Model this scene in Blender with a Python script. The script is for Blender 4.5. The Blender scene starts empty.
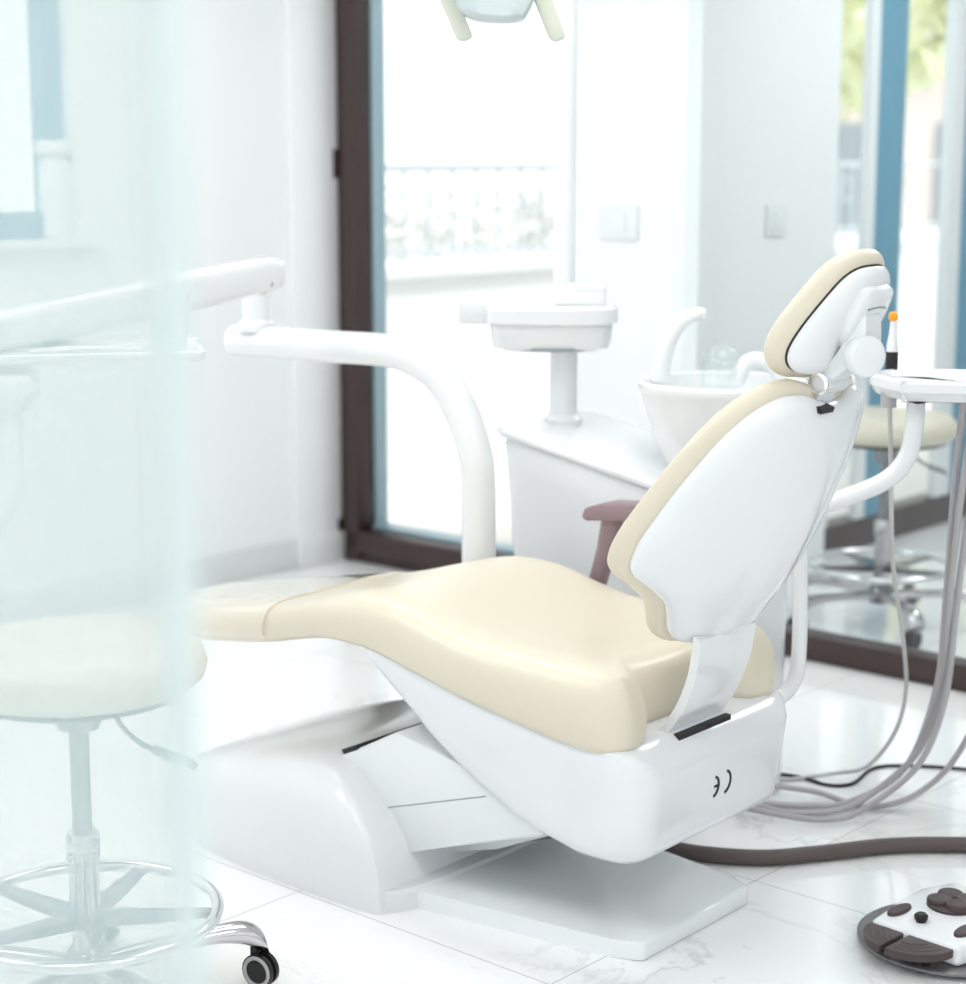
import bpy, bmesh, math, random
from mathutils import Vector, Matrix
random.seed(7)
SC = bpy.context.scene
COL = SC.collection
PI = math.pi

# ------------------------------------------------------------------ camera
cam_d = bpy.data.cameras.new('camera')
cam_d.sensor_fit = 'HORIZONTAL'
cam_d.sensor_width = 36.0
cam_d.lens = 1900.0 / 966.0 * 36.0
cam_d.clip_start = 0.05
cam_d.clip_end = 200
cam_d.dof.use_dof = True
cam_d.dof.focus_distance = 3.35
cam_d.dof.aperture_fstop = 2.8
cam = bpy.data.objects.new('camera', cam_d)
cam.location = (0, 0, 1.45)
cam.rotation_euler = (PI / 2 - math.atan(340.0 / 1900.0), 0, 0)
COL.objects.link(cam)
SC.camera = cam

# ------------------------------------------------------------------ world, exposure
w = bpy.data.worlds.new('sky')
SC.world = w
w.use_nodes = True
bg = w.node_tree.nodes['Background']
bg.inputs['Color'].default_value = (0.97, 0.985, 1.0, 1)
bg.inputs['Strength'].default_value = 1.45
SC.view_settings.view_transform = 'Standard'
SC.view_settings.look = 'None'
SC.view_settings.exposure = 0.06
SC.view_settings.gamma = 1.0
SC.view_settings.use_curve_mapping = False

# room frame: x' runs along the back wall to the right, y' away through it
RC = Vector((-0.51, 6.76, 0))
RA = math.radians(-41.5)
RM = Matrix.Translation(RC) @ Matrix.Rotation(RA, 4, 'Z')
PANELS = [(1.0, -1.7, 2.2), (2.9, -1.6, 2.2), (1.0, -3.6, 6.5), (2.9, -3.9, 3.5), (5.2, -3.2, 5.0), (2.6, 1.3, 12.0)]  # unseen ceiling panels, added to bring up the room's brightness
sd_ = bpy.data.lights.new('sun', 'SUN'); sd_.energy = 3.0; sd_.angle = math.radians(12); sd_.color = (1.0, 0.97, 0.93)
sun = bpy.data.objects.new('sun', sd_); COL.objects.link(sun)
sun.rotation_euler = (Matrix.Rotation(RA, 3, 'Z') @ Vector((-1, 0.25, -2.2))).to_track_quat('-Z', 'Y').to_euler()
for t, k, watt in PANELS:
    ld = bpy.data.lights.new('fill_light', 'AREA')
    ld.shape = 'SQUARE'; ld.size = 1.1; ld.energy = watt; ld.color = (0.985, 0.985, 1.0)
    lo = bpy.data.objects.new('fill_light', ld)
    COL.objects.link(lo)
    lo.matrix_world = RM @ Matrix.Translation((t, k, 2.655))

# ------------------------------------------------------------------ materials
def lin(c):
    c = c / 255.0
    return c / 12.92 if c <= 0.04045 else ((c + 0.055) / 1.055) ** 2.4
def S(r, g, b): return (lin(r), lin(g), lin(b))

def mat(name, rgb, rough=0.4, metal=0.0, coat=0.0, var=0.03, scale=8.0, bump=0.0, bscale=200.0, trans=0.0, ior=1.45, spec=0.5):
    m = bpy.data.materials.new(name); m.use_nodes = True
    nt = m.node_tree; N = nt.nodes; L = nt.links
    p = N['Principled BSDF']
    tc = N.new('ShaderNodeTexCoord')
    nz = N.new('ShaderNodeTexNoise'); nz.inputs['Scale'].default_value = scale; nz.inputs['Detail'].default_value = 3
    L.new(tc.outputs['Object'], nz.inputs['Vector'])
    mx = N.new('ShaderNodeMix'); mx.data_type = 'RGBA'
    a = tuple(min(1, c * (1 - var)) for c in rgb); b = tuple(min(1, c * (1 + var)) for c in rgb)
    mx.inputs[6].default_value = (*a, 1); mx.inputs[7].default_value = (*b, 1)
    L.new(nz.outputs['Fac'], mx.inputs[0]); L.new(mx.outputs[2], p.inputs['Base Color'])
    p.inputs['Roughness'].default_value = rough
    p.inputs['Metallic'].default_value = metal
    p.inputs['Coat Weight'].default_value = coat
    p.inputs['Coat Roughness'].default_value = 0.04
    p.inputs['Transmission Weight'].default_value = trans
    p.inputs['IOR'].default_value = ior
    p.inputs['Specular IOR Level'].default_value = spec
    if bump > 0:
        n2 = N.new('ShaderNodeTexNoise'); n2.inputs['Scale'].default_value = bscale
        L.new(tc.outputs['Object'], n2.inputs['Vector'])
        bp = N.new('ShaderNodeBump'); bp.inputs['Strength'].default_value = bump; bp.inputs['Distance'].default_value = 0.002
        L.new(n2.outputs['Fac'], bp.inputs['Height']); L.new(bp.outputs['Normal'], p.inputs['Normal'])
    return m

M = {}
M['wall'] = mat('wall_paint', (0.905, 0.92, 0.925), 0.6, var=0.01, scale=2, bump=0.03)
M['ceil'] = mat('ceiling_paint', (0.92, 0.93, 0.93), 0.7, var=0.01)
M['skirt'] = mat('baseboard_paint', (0.79, 0.81, 0.81), 0.35, var=0.02)
M['white'] = mat('white_gloss_plastic', (0.81, 0.828, 0.85), 0.16, coat=0.5, var=0.01)
M['paint'] = mat('white_gloss_paint', (0.90, 0.925, 0.94), 0.09, coat=0.7, var=0.01)
M['wmatt'] = mat('white_satin_plastic', (0.84, 0.865, 0.88), 0.3, coat=0.15, var=0.01)
M['grey'] = mat('pale_grey_plastic', S(205, 217, 219), 0.35, var=0.02)
M['seam'] = mat('panel_grey', S(150, 158, 162), 0.4, var=0.02)
M['leather'] = mat('cream_leather', (0.735, 0.675, 0.545), 0.33, coat=0.12, var=0.025, scale=5, bump=0.06, bscale=260)
M['film'] = mat('clear_cover_cream', (0.735, 0.675, 0.555), 0.14, coat=0.8, var=0.03, scale=14, bump=0.10, bscale=30)
M['black'] = mat('black_rubber', S(30, 28, 28), 0.5, var=0.1)
M['brown'] = mat('dark_brown_frame', S(58, 42, 40), 0.38, coat=0.1, var=0.08, scale=3)
M['blue'] = mat('veiled_frame', S(92, 152, 178), 0.4, var=0.05, scale=3)  # brown frame painted blue: the cyan reflection veil is in the colour
M['blue_pale'] = mat('pale_veiled_frame', S(168, 205, 214), 0.4, var=0.04, scale=3)  # paler mix of the same painted veil
M['alu'] = mat('aluminium', S(160, 182, 192), 0.35, metal=0.3, var=0.04)
M['chrome'] = mat('chrome', (0.78, 0.78, 0.79), 0.08, metal=1.0, var=0.02)
M['chrome_leg'] = mat('chrome_leg', (0.58, 0.56, 0.58), 0.12, metal=1.0, var=0.03)
M['chrome_dk'] = mat('dark_chrome', (0.25, 0.25, 0.27), 0.16, metal=1.0, var=0.04)
M['mauve'] = mat('mauve_armrest', S(146, 124, 130), 0.4, var=0.04)
M['hose'] = mat('grey_hose', S(182, 179, 181), 0.4, var=0.04, scale=30)
M['hose_lt'] = mat('pale_hose', S(196, 196, 194), 0.4, var=0.03, scale=30)
M['hose_dk'] = mat('brown_grey_hose', S(92, 82, 80), 0.45, var=0.05, scale=30)
M['pedal'] = mat('brown_pedal_rubber', S(74, 62, 62), 0.45, var=0.07, scale=40)
M['pbase'] = mat('grey_pedal_base', S(128, 126, 128), 0.35, metal=0.5, var=0.05)
M['orange'] = mat('orange_tip', S(250, 165, 30), 0.35, var=0.05)
M['cream_grip'] = mat('cream_grip', S(216, 220, 207), 0.4, var=0.02)
M['pave'] = mat('pale_balcony_paving', (0.72, 0.68, 0.63), 0.7, var=0.04, scale=3)
M['extwall'] = mat('white_render', (0.86, 0.87, 0.87), 0.8, var=0.02)
M['leaf'] = mat('blown_out_leaves', S(226, 228, 186), 0.6, var=0.2, scale=6)  # leaf green bleached: overexposure is put into the colour
M['iron'] = mat('blown_out_railing', S(196, 200, 204), 0.5, var=0.05)  # dark railing painted pale, its blown-out look put into the colour
M['brick'] = mat('pale_pink_facade', S(240, 222, 214), 0.8, var=0.05)
M['teal'] = mat('pale_teal_plastic', S(150, 200, 205), 0.35, var=0.05)
M['bowlglass'] = mat('white_ceramic', (0.88, 0.90, 0.905), 0.08, coat=0.6, var=0.01)
M['paper'] = mat('white_paper', (0.86, 0.87, 0.87), 0.7, var=0.02)
M['frost'] = mat('frosted_white_plastic', (0.9, 0.93, 0.94), 0.2, trans=0.35, var=0.01)

def glass_mat(name, tint, haze, haze_col, gloss=0.06):
    m = bpy.data.materials.new(name); m.use_nodes = True
    nt = m.node_tree; N = nt.nodes; L = nt.links
    N.remove(N['Principled BSDF']); out = N['Material Output']
    tr = N.new('ShaderNodeBsdfTransparent'); tr.inputs['Color'].default_value = (*tint, 1)
    gl = N.new('ShaderNodeBsdfGlossy'); gl.inputs['Roughness'].default_value = 0.03
    lw = N.new('ShaderNodeLayerWeight')
    pw = N.new('ShaderNodeMath'); pw.operation = 'POWER'; pw.inputs[1].default_value = 5; L.new(lw.outputs['Facing'], pw.inputs[0])
    mul = N.new('ShaderNodeMath'); mul.operation = 'MULTIPLY_ADD'; mul.inputs[1].default_value = 0.6; mul.inputs[2].default_value = gloss * 0.5
    L.new(pw.outputs[0], mul.inputs[0])
    m1 = N.new('ShaderNodeMixShader'); L.new(mul.outputs[0], m1.inputs[0]); L.new(tr.outputs[0], m1.inputs[1]); L.new(gl.outputs[0], m1.inputs[2])
    last = m1
    if haze > 0:
        tl = N.new('ShaderNodeBsdfTranslucent'); tl.inputs['Color'].default_value = (*haze_col, 1)
        df = N.new('ShaderNodeBsdfDiffuse'); df.inputs['Color'].default_value = (*haze_col, 1)
        md = N.new('ShaderNodeMixShader'); md.inputs[0].default_value = 0.5
        L.new(tl.outputs[0], md.inputs[1]); L.new(df.outputs[0], md.inputs[2])
        tc = N.new('ShaderNodeTexCoord'); nz = N.new('ShaderNodeTexNoise'); nz.inputs['Scale'].default_value = 1.5
        L.new(tc.outputs['Object'], nz.inputs['Vector'])
        mr = N.new('ShaderNodeMapRange'); mr.inputs[3].default_value = haze - 0.02; mr.inputs[4].default_value = haze + 0.02
        L.new(nz.outputs['Fac'], mr.inputs[0])
        m2 = N.new('ShaderNodeMixShader'); L.new(mr.outputs[0], m2.inputs[0]); L.new(m1.outputs[0], m2.inputs[1]); L.new(md.outputs[0], m2.inputs[2])
        last = m2
    L.new(last.outputs[0], out.inputs['Surface'])
    return m
M['glass'] = glass_mat('clear_glass', (0.97, 0.99, 0.99), 0, None)
M['pane'] = glass_mat('milky_glass', (1.0, 0.96, 0.935), 0.42, (0.71, 0.85, 0.868))
M['pane_edge'] = mat('glass_edge', S(211, 226, 226), 0.2, var=0.02)
M['cup'] = glass_mat('clear_plastic', (0.97, 0.985, 0.985), 0.18, (0.85, 0.93, 0.94), 0.12)

def led_mat():
    m = bpy.data.materials.new('fill_panel_glow'); m.use_nodes = True
    p = m.node_tree.nodes['Principled BSDF']
    p.inputs['Base Color'].default_value = (0.9, 0.9, 0.9, 1)
    p.inputs['Emission Color'].default_value = (1, 0.99, 0.97, 1)
    p.inputs['Emission Strength'].default_value = 3.0
    return m
M['led'] = led_mat()  # glow of the added ceiling panels

def floor_mat():
    m = bpy.data.materials.new('white_marble_tiles'); m.use_nodes = True
    nt = m.node_tree; N = nt.nodes; L = nt.links
    p = N['Principled BSDF']; tc = N.new('ShaderNodeTexCoord')
    # veins
    n1 = N.new('ShaderNodeTexNoise'); n1.inputs['Scale'].default_value = 1.3; n1.inputs['Detail'].default_value = 6; n1.inputs['Roughness'].default_value = 0.65; n1.inputs['Distortion'].default_value = 1.4
    L.new(tc.outputs['Object'], n1.inputs['Vector'])
    s = N.new('ShaderNodeMath'); s.operation = 'SUBTRACT'; s.inputs[1].default_value = 0.5; L.new(n1.outputs['Fac'], s.inputs[0])
    a = N.new('ShaderNodeMath'); a.operation = 'ABSOLUTE'; L.new(s.outputs[0], a.inputs[0])
    r = N.new('ShaderNodeMapRange'); r.inputs[1].default_value = 0.0; r.inputs[2].default_value = 0.022; r.inputs[3].default_value = 1.0; r.inputs[4].default_value = 0.0
    L.new(a.outputs[0], r.inputs[0])
    n2 = N.new('ShaderNodeTexNoise'); n2.inputs['Scale'].default_value = 0.9; n2.inputs['Detail'].default_value = 2
    L.new(tc.outputs['Object'], n2.inputs['Vector'])
    r2 = N.new('ShaderNodeMapRange'); r2.inputs[1].default_value = 0.48; r2.inputs[2].default_value = 0.68; L.new(n2.outputs['Fac'], r2.inputs[0])
    mu = N.new('ShaderNodeMath'); mu.operation = 'MULTIPLY'; L.new(r.outputs[0], mu.inputs[0]); L.new(r2.outputs[0], mu.inputs[1])
    mu2 = N.new('ShaderNodeMath'); mu2.operation = 'MULTIPLY'; mu2.inputs[1].default_value = 0.5; L.new(mu.outputs[0], mu2.inputs[0])
    c1 = N.new('ShaderNodeMix'); c1.data_type = 'RGBA'; c1.inputs[6].default_value = (0.94, 0.95, 0.95, 1); c1.inputs[7].default_value = (0.52, 0.54, 0.54, 1)
    L.new(mu2.outputs[0], c1.inputs[0])
    # grout: square tiles 0.65 m
    mp = N.new('ShaderNodeMapping'); mp.inputs['Location'].default_value = (-2.86 + 0.65 * 10, 2.284 + 0.65 * 10, 0)
    L.new(tc.outputs['Object'], mp.inputs['Vector'])
    br = N.new('ShaderNodeTexBrick'); br.offset = 0.0; br.squash = 1.0
    br.inputs['Scale'].default_value = 1.0; br.inputs['Brick Width'].default_value = 0.65; br.inputs['Row Height'].default_value = 0.65
    br.inputs['Mortar Size'].default_value = 0.0014; br.inputs['Mortar Smooth'].default_value = 0.2
    L.new(mp.outputs[0], br.inputs['Vector'])
    c2 = N.new('ShaderNodeMix'); c2.data_type = 'RGBA'; c2.inputs[7].default_value = (0.52, 0.52, 0.51, 1)
    L.new(br.outputs['Fac'], c2.inputs[0]); L.new(c1.outputs[2], c2.inputs[6]); L.new(c2.outputs[2], p.inputs['Base Color'])
    p.inputs['Roughness'].default_value = 0.07
    p.inputs['Specular IOR Level'].default_value = 0.6
    return m
M['floor'] = floor_mat()

# ------------------------------------------------------------------ geometry helpers
def lerp(tab, x):
    n = len(tab)
    if x <= tab[0][0]: return tab[0][1]
    if x >= tab[-1][0]: return tab[-1][1]
    for i in range(n - 1):
        (a, b), (c, d) = tab[i], tab[i + 1]
        if x <= c:
            m = (d - b) / (c - a)
            def slope(k):
                if k == 0 or k == n - 1: return m
                p = (tab[k][1] - tab[k - 1][1]) / (tab[k][0] - tab[k - 1][0]); q = (tab[k + 1][1] - tab[k][1]) / (tab[k + 1][0] - tab[k][0])
                return 0.0 if p * q <= 0 else 2 * p * q / (p + q)
            w_ = c - a; t = (x - a) / w_; s0, s1 = slope(i) * w_, slope(i + 1) * w_
            return (2 * t ** 3 - 3 * t * t + 1) * b + (t ** 3 - 2 * t * t + t) * s0 + (-2 * t ** 3 + 3 * t * t) * d + (t ** 3 - t * t) * s1

def spline(pts, n=8, closed=False):
    P = [Vector(p) for p in pts]; out = []; m = len(P)
    for i in range(m if closed else m - 1):
        p1 = P[i]; p2 = P[(i + 1) % m]
        p0 = P[(i - 1) % m] if (closed or i > 0) else p1 * 2 - p2
        p3 = P[(i + 2) % m] if (closed or i + 2 < m) else p2 * 2 - p1
        for j in range(n):
            t = j / n
            out.append(0.5 * ((2 * p1) + (p2 - p0) * t + (2 * p0 - 5 * p1 + 4 * p2 - p3) * t * t + (3 * p1 - p0 - 3 * p2 + p3) * t ** 3))
    if not closed: out.append(P[-1])
    return out

class MB:
    def __init__(s): s.bm = bmesh.new()
    def ring(s, pts): return [s.bm.verts.new(p) for p in pts]
    def skin(s, rings, closed=True, cap0=True, cap1=True):
        for a, b in zip(rings, rings[1:]):
            n = len(a)
            for i in range(n if closed else n - 1):
                j = (i + 1) % n
                s.bm.faces.new((a[i], a[j], b[j], b[i]))
        if cap0: s.bm.faces.new(list(reversed(rings[0])))
        if cap1: s.bm.faces.new(rings[-1])
        return s
    def box(s, c, size, rz=0.0, bev=0.0, seg=2, rot=None):
        mtx = Matrix.Translation(c) @ (rot if rot is not None else Matrix.Rotation(rz, 4, 'Z')) @ Matrix.Diagonal((*size, 1))
        vs = bmesh.ops.create_cube(s.bm, size=1.0, matrix=mtx)['verts']
        if bev > 0:
            es = list({e for v in vs for e in v.link_edges})
            bmesh.ops.bevel(s.bm, geom=es, offset=bev, segments=seg, affect='EDGES', profile=0.5)
        return s
    def b2(s, lo, hi, bev=0.0, seg=2):
        return s.box([(a + b) / 2 for a, b in zip(lo, hi)], [abs(b - a) for a, b in zip(lo, hi)], 0, bev, seg)
    def tube(s, pts, r, seg=14, n=8, smooth=True, cap=True, sy=1.0):
        P = spline(pts, n) if smooth else [Vector(p) for p in pts]
        m = len(P); rs = r if isinstance(r, (list, tuple)) else [r] * 2
        T = []
        for i in range(m):
            d = P[min(i + 1, m - 1)] - P[max(i - 1, 0)]; T.append(d.normalized())
        up = Vector((0, 0, 1)) if abs(T[0].z) < 0.9 else Vector((1, 0, 0))
        nrm = (up - T[0] * up.dot(T[0])).normalized(); rings = []
        for i in range(m):
            nrm = (nrm - T[i] * nrm.dot(T[i])).normalized(); bi = T[i].cross(nrm)
            u = i / (m - 1) * (len(rs) - 1); a = int(min(u, len(rs) - 2)); rr = rs[a] + (rs[a + 1] - rs[a]) * (u - a)
            rings.append(s.ring([P[i] + (nrm * math.cos(k * 2 * PI / seg) + bi * math.sin(k * 2 * PI / seg) * sy) * rr for k in range(seg)]))
        return s.skin(rings, True, cap, cap)
    def torus(s, c, R, r, seg=56, rs=12):
        rings = []
        for i in range(seg):
            a = i * 2 * PI / seg
            rings.append(s.ring([(c[0] + (R + r * math.cos(b)) * math.cos(a), c[1] + (R + r * math.cos(b)) * math.sin(a), c[2] + r * math.sin(b)) for b in [k * 2 * PI / rs for k in range(rs)]]))
        rings.append(rings[0])
        return s.skin(rings, True, False, False)
    def lathe(s, prof, c=(0, 0, 0), seg=32, mtx=None, cap0=True, cap1=True):
        mtx = mtx or Matrix.Identity(4); c = Vector(c); rings = []
        for r, z in prof:
            rings.append(s.ring([c + (mtx @ Vector((r * math.cos(k * 2 * PI / seg), r * math.sin(k * 2 * PI / seg), z))) for k in range(seg)]))
        return s.skin(rings, True, cap0, cap1)
    def cyl(s, p0, p1, r0, r1=None, seg=20):
        return s.tube([p0, p1], [r0, r0 if r1 is None else r1], seg, smooth=False)
    def pad(s, outline, rings, fmap, fill=(0.72, 0.46, 0.2), spine=None):
        # outline: closed 2-D polygon, rings: (inset, h[, scale towards the middle]) from bottom to top.
        # spine = (axis, lo, hi): outline is mirror-symmetric and starts on that axis
        P = [Vector((p[0], p[1])) for p in outline]; m = len(P)
        area = sum(P[i].x * P[(i + 1) % m].y - P[(i + 1) % m].x * P[i].y for i in range(m))
        if area < 0: P = [P[0]] + P[:0:-1]
        nr = []
        for i in range(m):
            d = P[(i + 1) % m] - P[i - 1]; d.normalize(); nr.append(Vector((-d.y, d.x)))
        cen = sum(P, Vector((0, 0))) / m
        def mid(p):
            if spine is None: return cen
            ax, lo, hi = spine
            return Vector((min(hi, max(lo, p.x)), 0)) if ax == 0 else Vector((0, min(hi, max(lo, p.y))))
        def ins(q, f=1.0):
            o = []
            for i in range(m):
                p = P[i] + nr[i] * q; c = mid(p); o.append(c + (p - c) * f)
            return o
        rings = [(r[0], r[1], r[2] if len(r) > 2 else 1.0) for r in rings]
        R = [(ins(rings[0][0], f * rings[0][2]), rings[0][1]) for f in reversed(fill)]
        R += [(ins(q, f), h) for q, h, f in rings]
        R += [(ins(rings[-1][0], f * rings[-1][2]), rings[-1][1]) for f in fill]
        vr = [s.ring([fmap(p.x, p.y, h) for p in pts]) for pts, h in R]
        s.skin(vr, True, False, False)
        if spine is None:
            a = s.bm.verts.new(fmap(cen.x, cen.y, rings[0][1])); b = s.bm.verts.new(fmap(cen.x, cen.y, rings[-1][1]))
            for i in range(m):
                j = (i + 1) % m
                s.bm.faces.new((a, vr[0][j], vr[0][i])); s.bm.faces.new((b, vr[-1][i], vr[-1][j]))
        else:
            for v in (vr[0], vr[-1]):
                for i in range(m // 2):
                    q = [v[i], v[i + 1], v[m - i - 1], v[(m - i) % m]]
                    q = [x for k, x in enumerate(q) if x not in q[:k]]
                    if len(q) > 2: s.bm.faces.new(q)
        return s
    def prism(s, poly, z0, z1, bev=0.0, seg=2, fmap=None):
        f = fmap or (lambda a, b, c: (a, b, c))
        lo = s.ring([f(a, b, z0) for a, b in poly]); hi = s.ring([f(a, b, z1) for a, b in poly])
        s.skin([lo, hi])
        if bev > 0:
            es = list({e for v in lo + hi for e in v.link_edges})
            bmesh.ops.bevel(s.bm, geom=es, offset=bev, segments=seg, affect='EDGES', profile=0.5)
        return s
    def build(s, name, m, parent=None, ang=38, sub=0, loc=None):
        bmesh.ops.recalc_face_normals(s.bm, faces=s.bm.faces)
        me = bpy.data.meshes.new(name); s.bm.to_mesh(me); s.bm.free()
        me.materials.append(M[m] if isinstance(m, str) else m)
        for p in me.polygons: p.use_smooth = True
        me.set_sharp_from_angle(angle=math.radians(ang))
        o = bpy.data.objects.new(name, me); COL.objects.link(o)
        if parent is not None: o.parent = parent
        if loc is not None: o.location = loc
        if sub:
            md = o.modifiers.new('smooth', 'SUBSURF'); md.levels = sub; md.render_levels = sub
        return o

def thing(name, label, cat, loc=(0, 0, 0), rz=0.0, group=None):
    o = bpy.data.objects.new(name, None); COL.objects.link(o); o.empty_display_size = 0.05
    o.location = loc; o.rotation_euler = (0, 0, rz)
    o['label'] = label; o['category'] = cat
    if group: o['group'] = group
    return o
def tag(o, label, cat, group=None):
    o['label'] = label; o['category'] = cat
    if group: o['group'] = group
    return o
def struct(mb, name, m, parent=None, room=True, ang=30):
    o = mb.build(name, m, parent, ang)
    if parent is None:
        o['kind'] = 'structure'
        if room: o.location = RC; o.rotation_euler = (0, 0, RA)
    return o
def copy_tree(o, parent=None):
    c = o.copy(); COL.objects.link(c)
    if parent is not None: c.parent = parent
    for ch in [x for x in bpy.data.objects if x.parent == o]: copy_tree(ch, c)
    return c
def ellipse(a, b, n=32, c=(0, 0)): return [(c[0] + a * math.cos(i * 2 * PI / n), c[1] + b * math.sin(i * 2 * PI / n)) for i in range(n)]
def rrect(x0, x1, y0, y1, r, k=6):
    out = []
    for cx, cy, a0 in ((x1 - r, y1 - r, 0), (x0 + r, y1 - r, PI / 2), (x0 + r, y0 + r, PI), (x1 - r, y0 + r, 1.5 * PI)):
        for i in range(k + 1):
            a = a0 + i * PI / 2 / k; out.append((cx + r * math.cos(a), cy + r * math.sin(a)))
    return out
RW = lambda t, k, z=0: RM @ Vector((t, k, z))

# ================================================================== SETTING (room coordinates)
struct(MB().b2((-0.15, -7.2, -0.1), (7.2, 0.12, 0)).b2((1.33, 0.12, -0.1), (7.2, 4.2, 0)), 'floor', 'floor')
struct(MB().b2((-0.15, -7.2, 2.7), (7.2, 0.12, 2.8)).b2((1.33, 0.12, 2.7), (7.2, 4.2, 2.8)), 'ceiling', 'ceil')
# left wall with a window opening (k from -2.3 to -1.13, z 1.19 to 2.3)
struct(MB().b2((-0.15, -7.2, 0), (0, -2.3, 2.7)).b2((-0.15, -1.13, 0), (0, 0.0, 2.7))
       .b2((-0.15, -2.3, 0), (0, -1.13, 1.185)).b2((-0.15, -2.3, 2.3), (0, -1.13, 2.7)), 'wall_left', 'wall')
struct(MB().b2((0, -0.24, 0.10), (0.02, 0.0, 2.7), 0.004), 'trim_1', 'wall')
struct(MB().b2((0, -7.2, 0), (0.014, -0.24, 0.105), 0.003).b2((0, -0.24, 0), (0.032, -0.005, 0.105), 0.003), 'baseboard_left', 'skirt')
struct(MB().b2((-0.15, -2.3, 1.16), (0.04, -1.05, 1.188), 0.005), 'trim_2', 'wall')   # window sill
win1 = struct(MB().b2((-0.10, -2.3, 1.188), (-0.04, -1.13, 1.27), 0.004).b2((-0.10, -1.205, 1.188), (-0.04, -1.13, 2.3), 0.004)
              .b2((-0.10, -2.3, 2.22), (-0.04, -1.13, 2.3), 0.004).b2((-0.10, -2.3, 1.188), (-0.04, -2.22, 2.3), 0.004), 'window_1', 'blue')  # frame colour carries the painted cyan haze
struct(MB().b2((-0.075, -2.22, 1.27), (-0.069, -1.205, 2.22)), 'window_pane', 'glass', win1)
# back wall: pier between balcony door and glass partition, lintel over both
struct(MB().b2((1.0, 0.0, 0), (1.545, 0.12, 2.7), 0.006).b2((0.0, 0.0, 2.4), (1.0, 0.12, 2.7)).b2((1.545, -0.06, 2.5), (7.2, 0.12, 2.7)), 'wall_back', 'wall')
# side wall of the next room, running away behind the partition
struct(MB().b2((1.27, 0.12, 0), (1.33, 1.125, 2.7)).b2((1.20, 1.125, 2.45), (1.33, 4.2, 2.7)).b2((1.20, 3.6, 0), (1.33, 4.2, 2.45)), 'wall_side', 'wall')
struct(MB().b2((7.2, -7.3, 0), (7.32, -6.9, 2.7)).b2((7.2, -6.9, 2.5), (7.32, -0.3, 2.7)).b2((7.2, -6.9, 0), (7.32, -0.3, 1.0)).b2((7.2, -0.3, 0), (7.32, 4.2, 2.7)), 'wall_right', 'wall')  # wall out of view, opened above the sill to shape the side light
struct(MB().b2((7.22, -6.9, 1.0), (7.3, -0.3, 1.08)).b2((7.22, -6.9, 2.42), (7.3, -0.3, 2.5)).b2((7.22, -4.7, 1.08), (7.3, -4.62, 2.42)).b2((7.22, -2.2, 1.08), (7.3, -2.12, 2.42)), 'fill_window_right', 'brown')  # unseen window frame, added with its opening for side fill light
struct(MB().b2((-0.15, -7.32, 0), (0.3, -7.2, 2.7)).b2((0.3, -7.32, 2.55), (7.0, -7.2, 2.7)).b2((7.0, -7.32, 0), (7.2, -7.2, 2.7)), 'wall_front', 'wall')  # wall behind the camera, opened wide to let in fill daylight
struct(MB().b2((0.3, -7.3, 0), (7.0, -7.22, 0.08)).b2((0.3, -7.3, 2.47), (7.0, -7.22, 2.55)).b2((1.92, -7.3, 0.08), (2.0, -7.22, 2.47)).b2((4.6, -7.3, 0.08), (4.68, -7.22, 2.47)), 'fill_window_front', 'brown')  # unseen window frame, added behind the camera for low fill daylight
struct(MB().b2((1.20, 4.2, 0), (7.32, 4.32, 2.7)), 'wall_far', 'wall')
# balcony door, dark brown frame hinged in the corner
d1 = struct(MB().b2((0.0, -0.02, 0), (0.075, 0.08, 2.4), 0.006).b2((0.062, -0.045, 0.02), (0.125, 0.06, 2.38), 0.01)
            .b2((0.0, -0.02, 0), (1.0, 0.08, 0.045), 0.005).b2((0.072, -0.045, 0.04), (1.0, 0.06, 0.118), 0.01)
            .b2((0.0, -0.02, 2.31), (1.0, 0.08, 2.4), 0.006), 'door_1', 'brown')
struct(MB().b2((0.10, 0.04, 0.118), (0.137, 0.10, 2.31), 0.004).b2((0.10, 0.03, 0.100), (1.0, 0.11, 0.130), 0.004), 'door_trim', 'alu', d1)
struct(MB().b2((0.142, 0.0, 0.118), (1.0, 0.012, 2.31)), 'door_pane', 'glass', d1)
for z in (0.10, 1.41, 2.2):
    struct(MB().cyl((0.012, -0.03, z - 0.05), (0.012, -0.03, z + 0.05), 0.013), 'door_hinge', 'brown', d1)
# glass partition on the right with its dark bottom rail
d2 = struct(MB().b2((1.545, -0.115, 0), (7.1, -0.03, 0.075), 0.006).b2((1.545, -0.115, 2.44), (7.1, -0.03, 2.5), 0.006), 'door_2', 'brown')
struct(MB().b2((1.545, -0.075, 0.07), (7.1, -0.065, 2.44)), 'partition_pane', 'glass', d2)
# balcony window wall of the next room
w2 = struct(MB().b2((1.285, 1.395, 0.10), (1.33, 1.60, 2.45), 0.008).b2((1.235, 2.05, 0.10), (1.325, 2.22, 2.45), 0.008).b2((1.235, 3.42, 0.10), (1.325, 3.6, 2.45), 0.008), 'window_2', 'blue')  # stiles coloured by the painted reflection veil
struct(MB().b2((1.235, 1.125, 0), (1.335, 3.6, 0.115), 0.008), 'bottom_rail', 'brown', w2)
struct(MB().b2((1.29, 1.125, 0.115), (1.33, 1.14, 2.45), 0.004).b2((1.30, 1.335, 0.115), (1.335, 1.395, 2.45), 0.004)
       .b2((1.30, 1.93, 0.115), (1.335, 2.05, 2.45), 0.004), 'mullion', 'wmatt', w2)
struct(MB().b2((1.275, 1.16, 0.115), (1.285, 3.5, 2.45)), 'window_pane', 'glass', w2)
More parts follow.
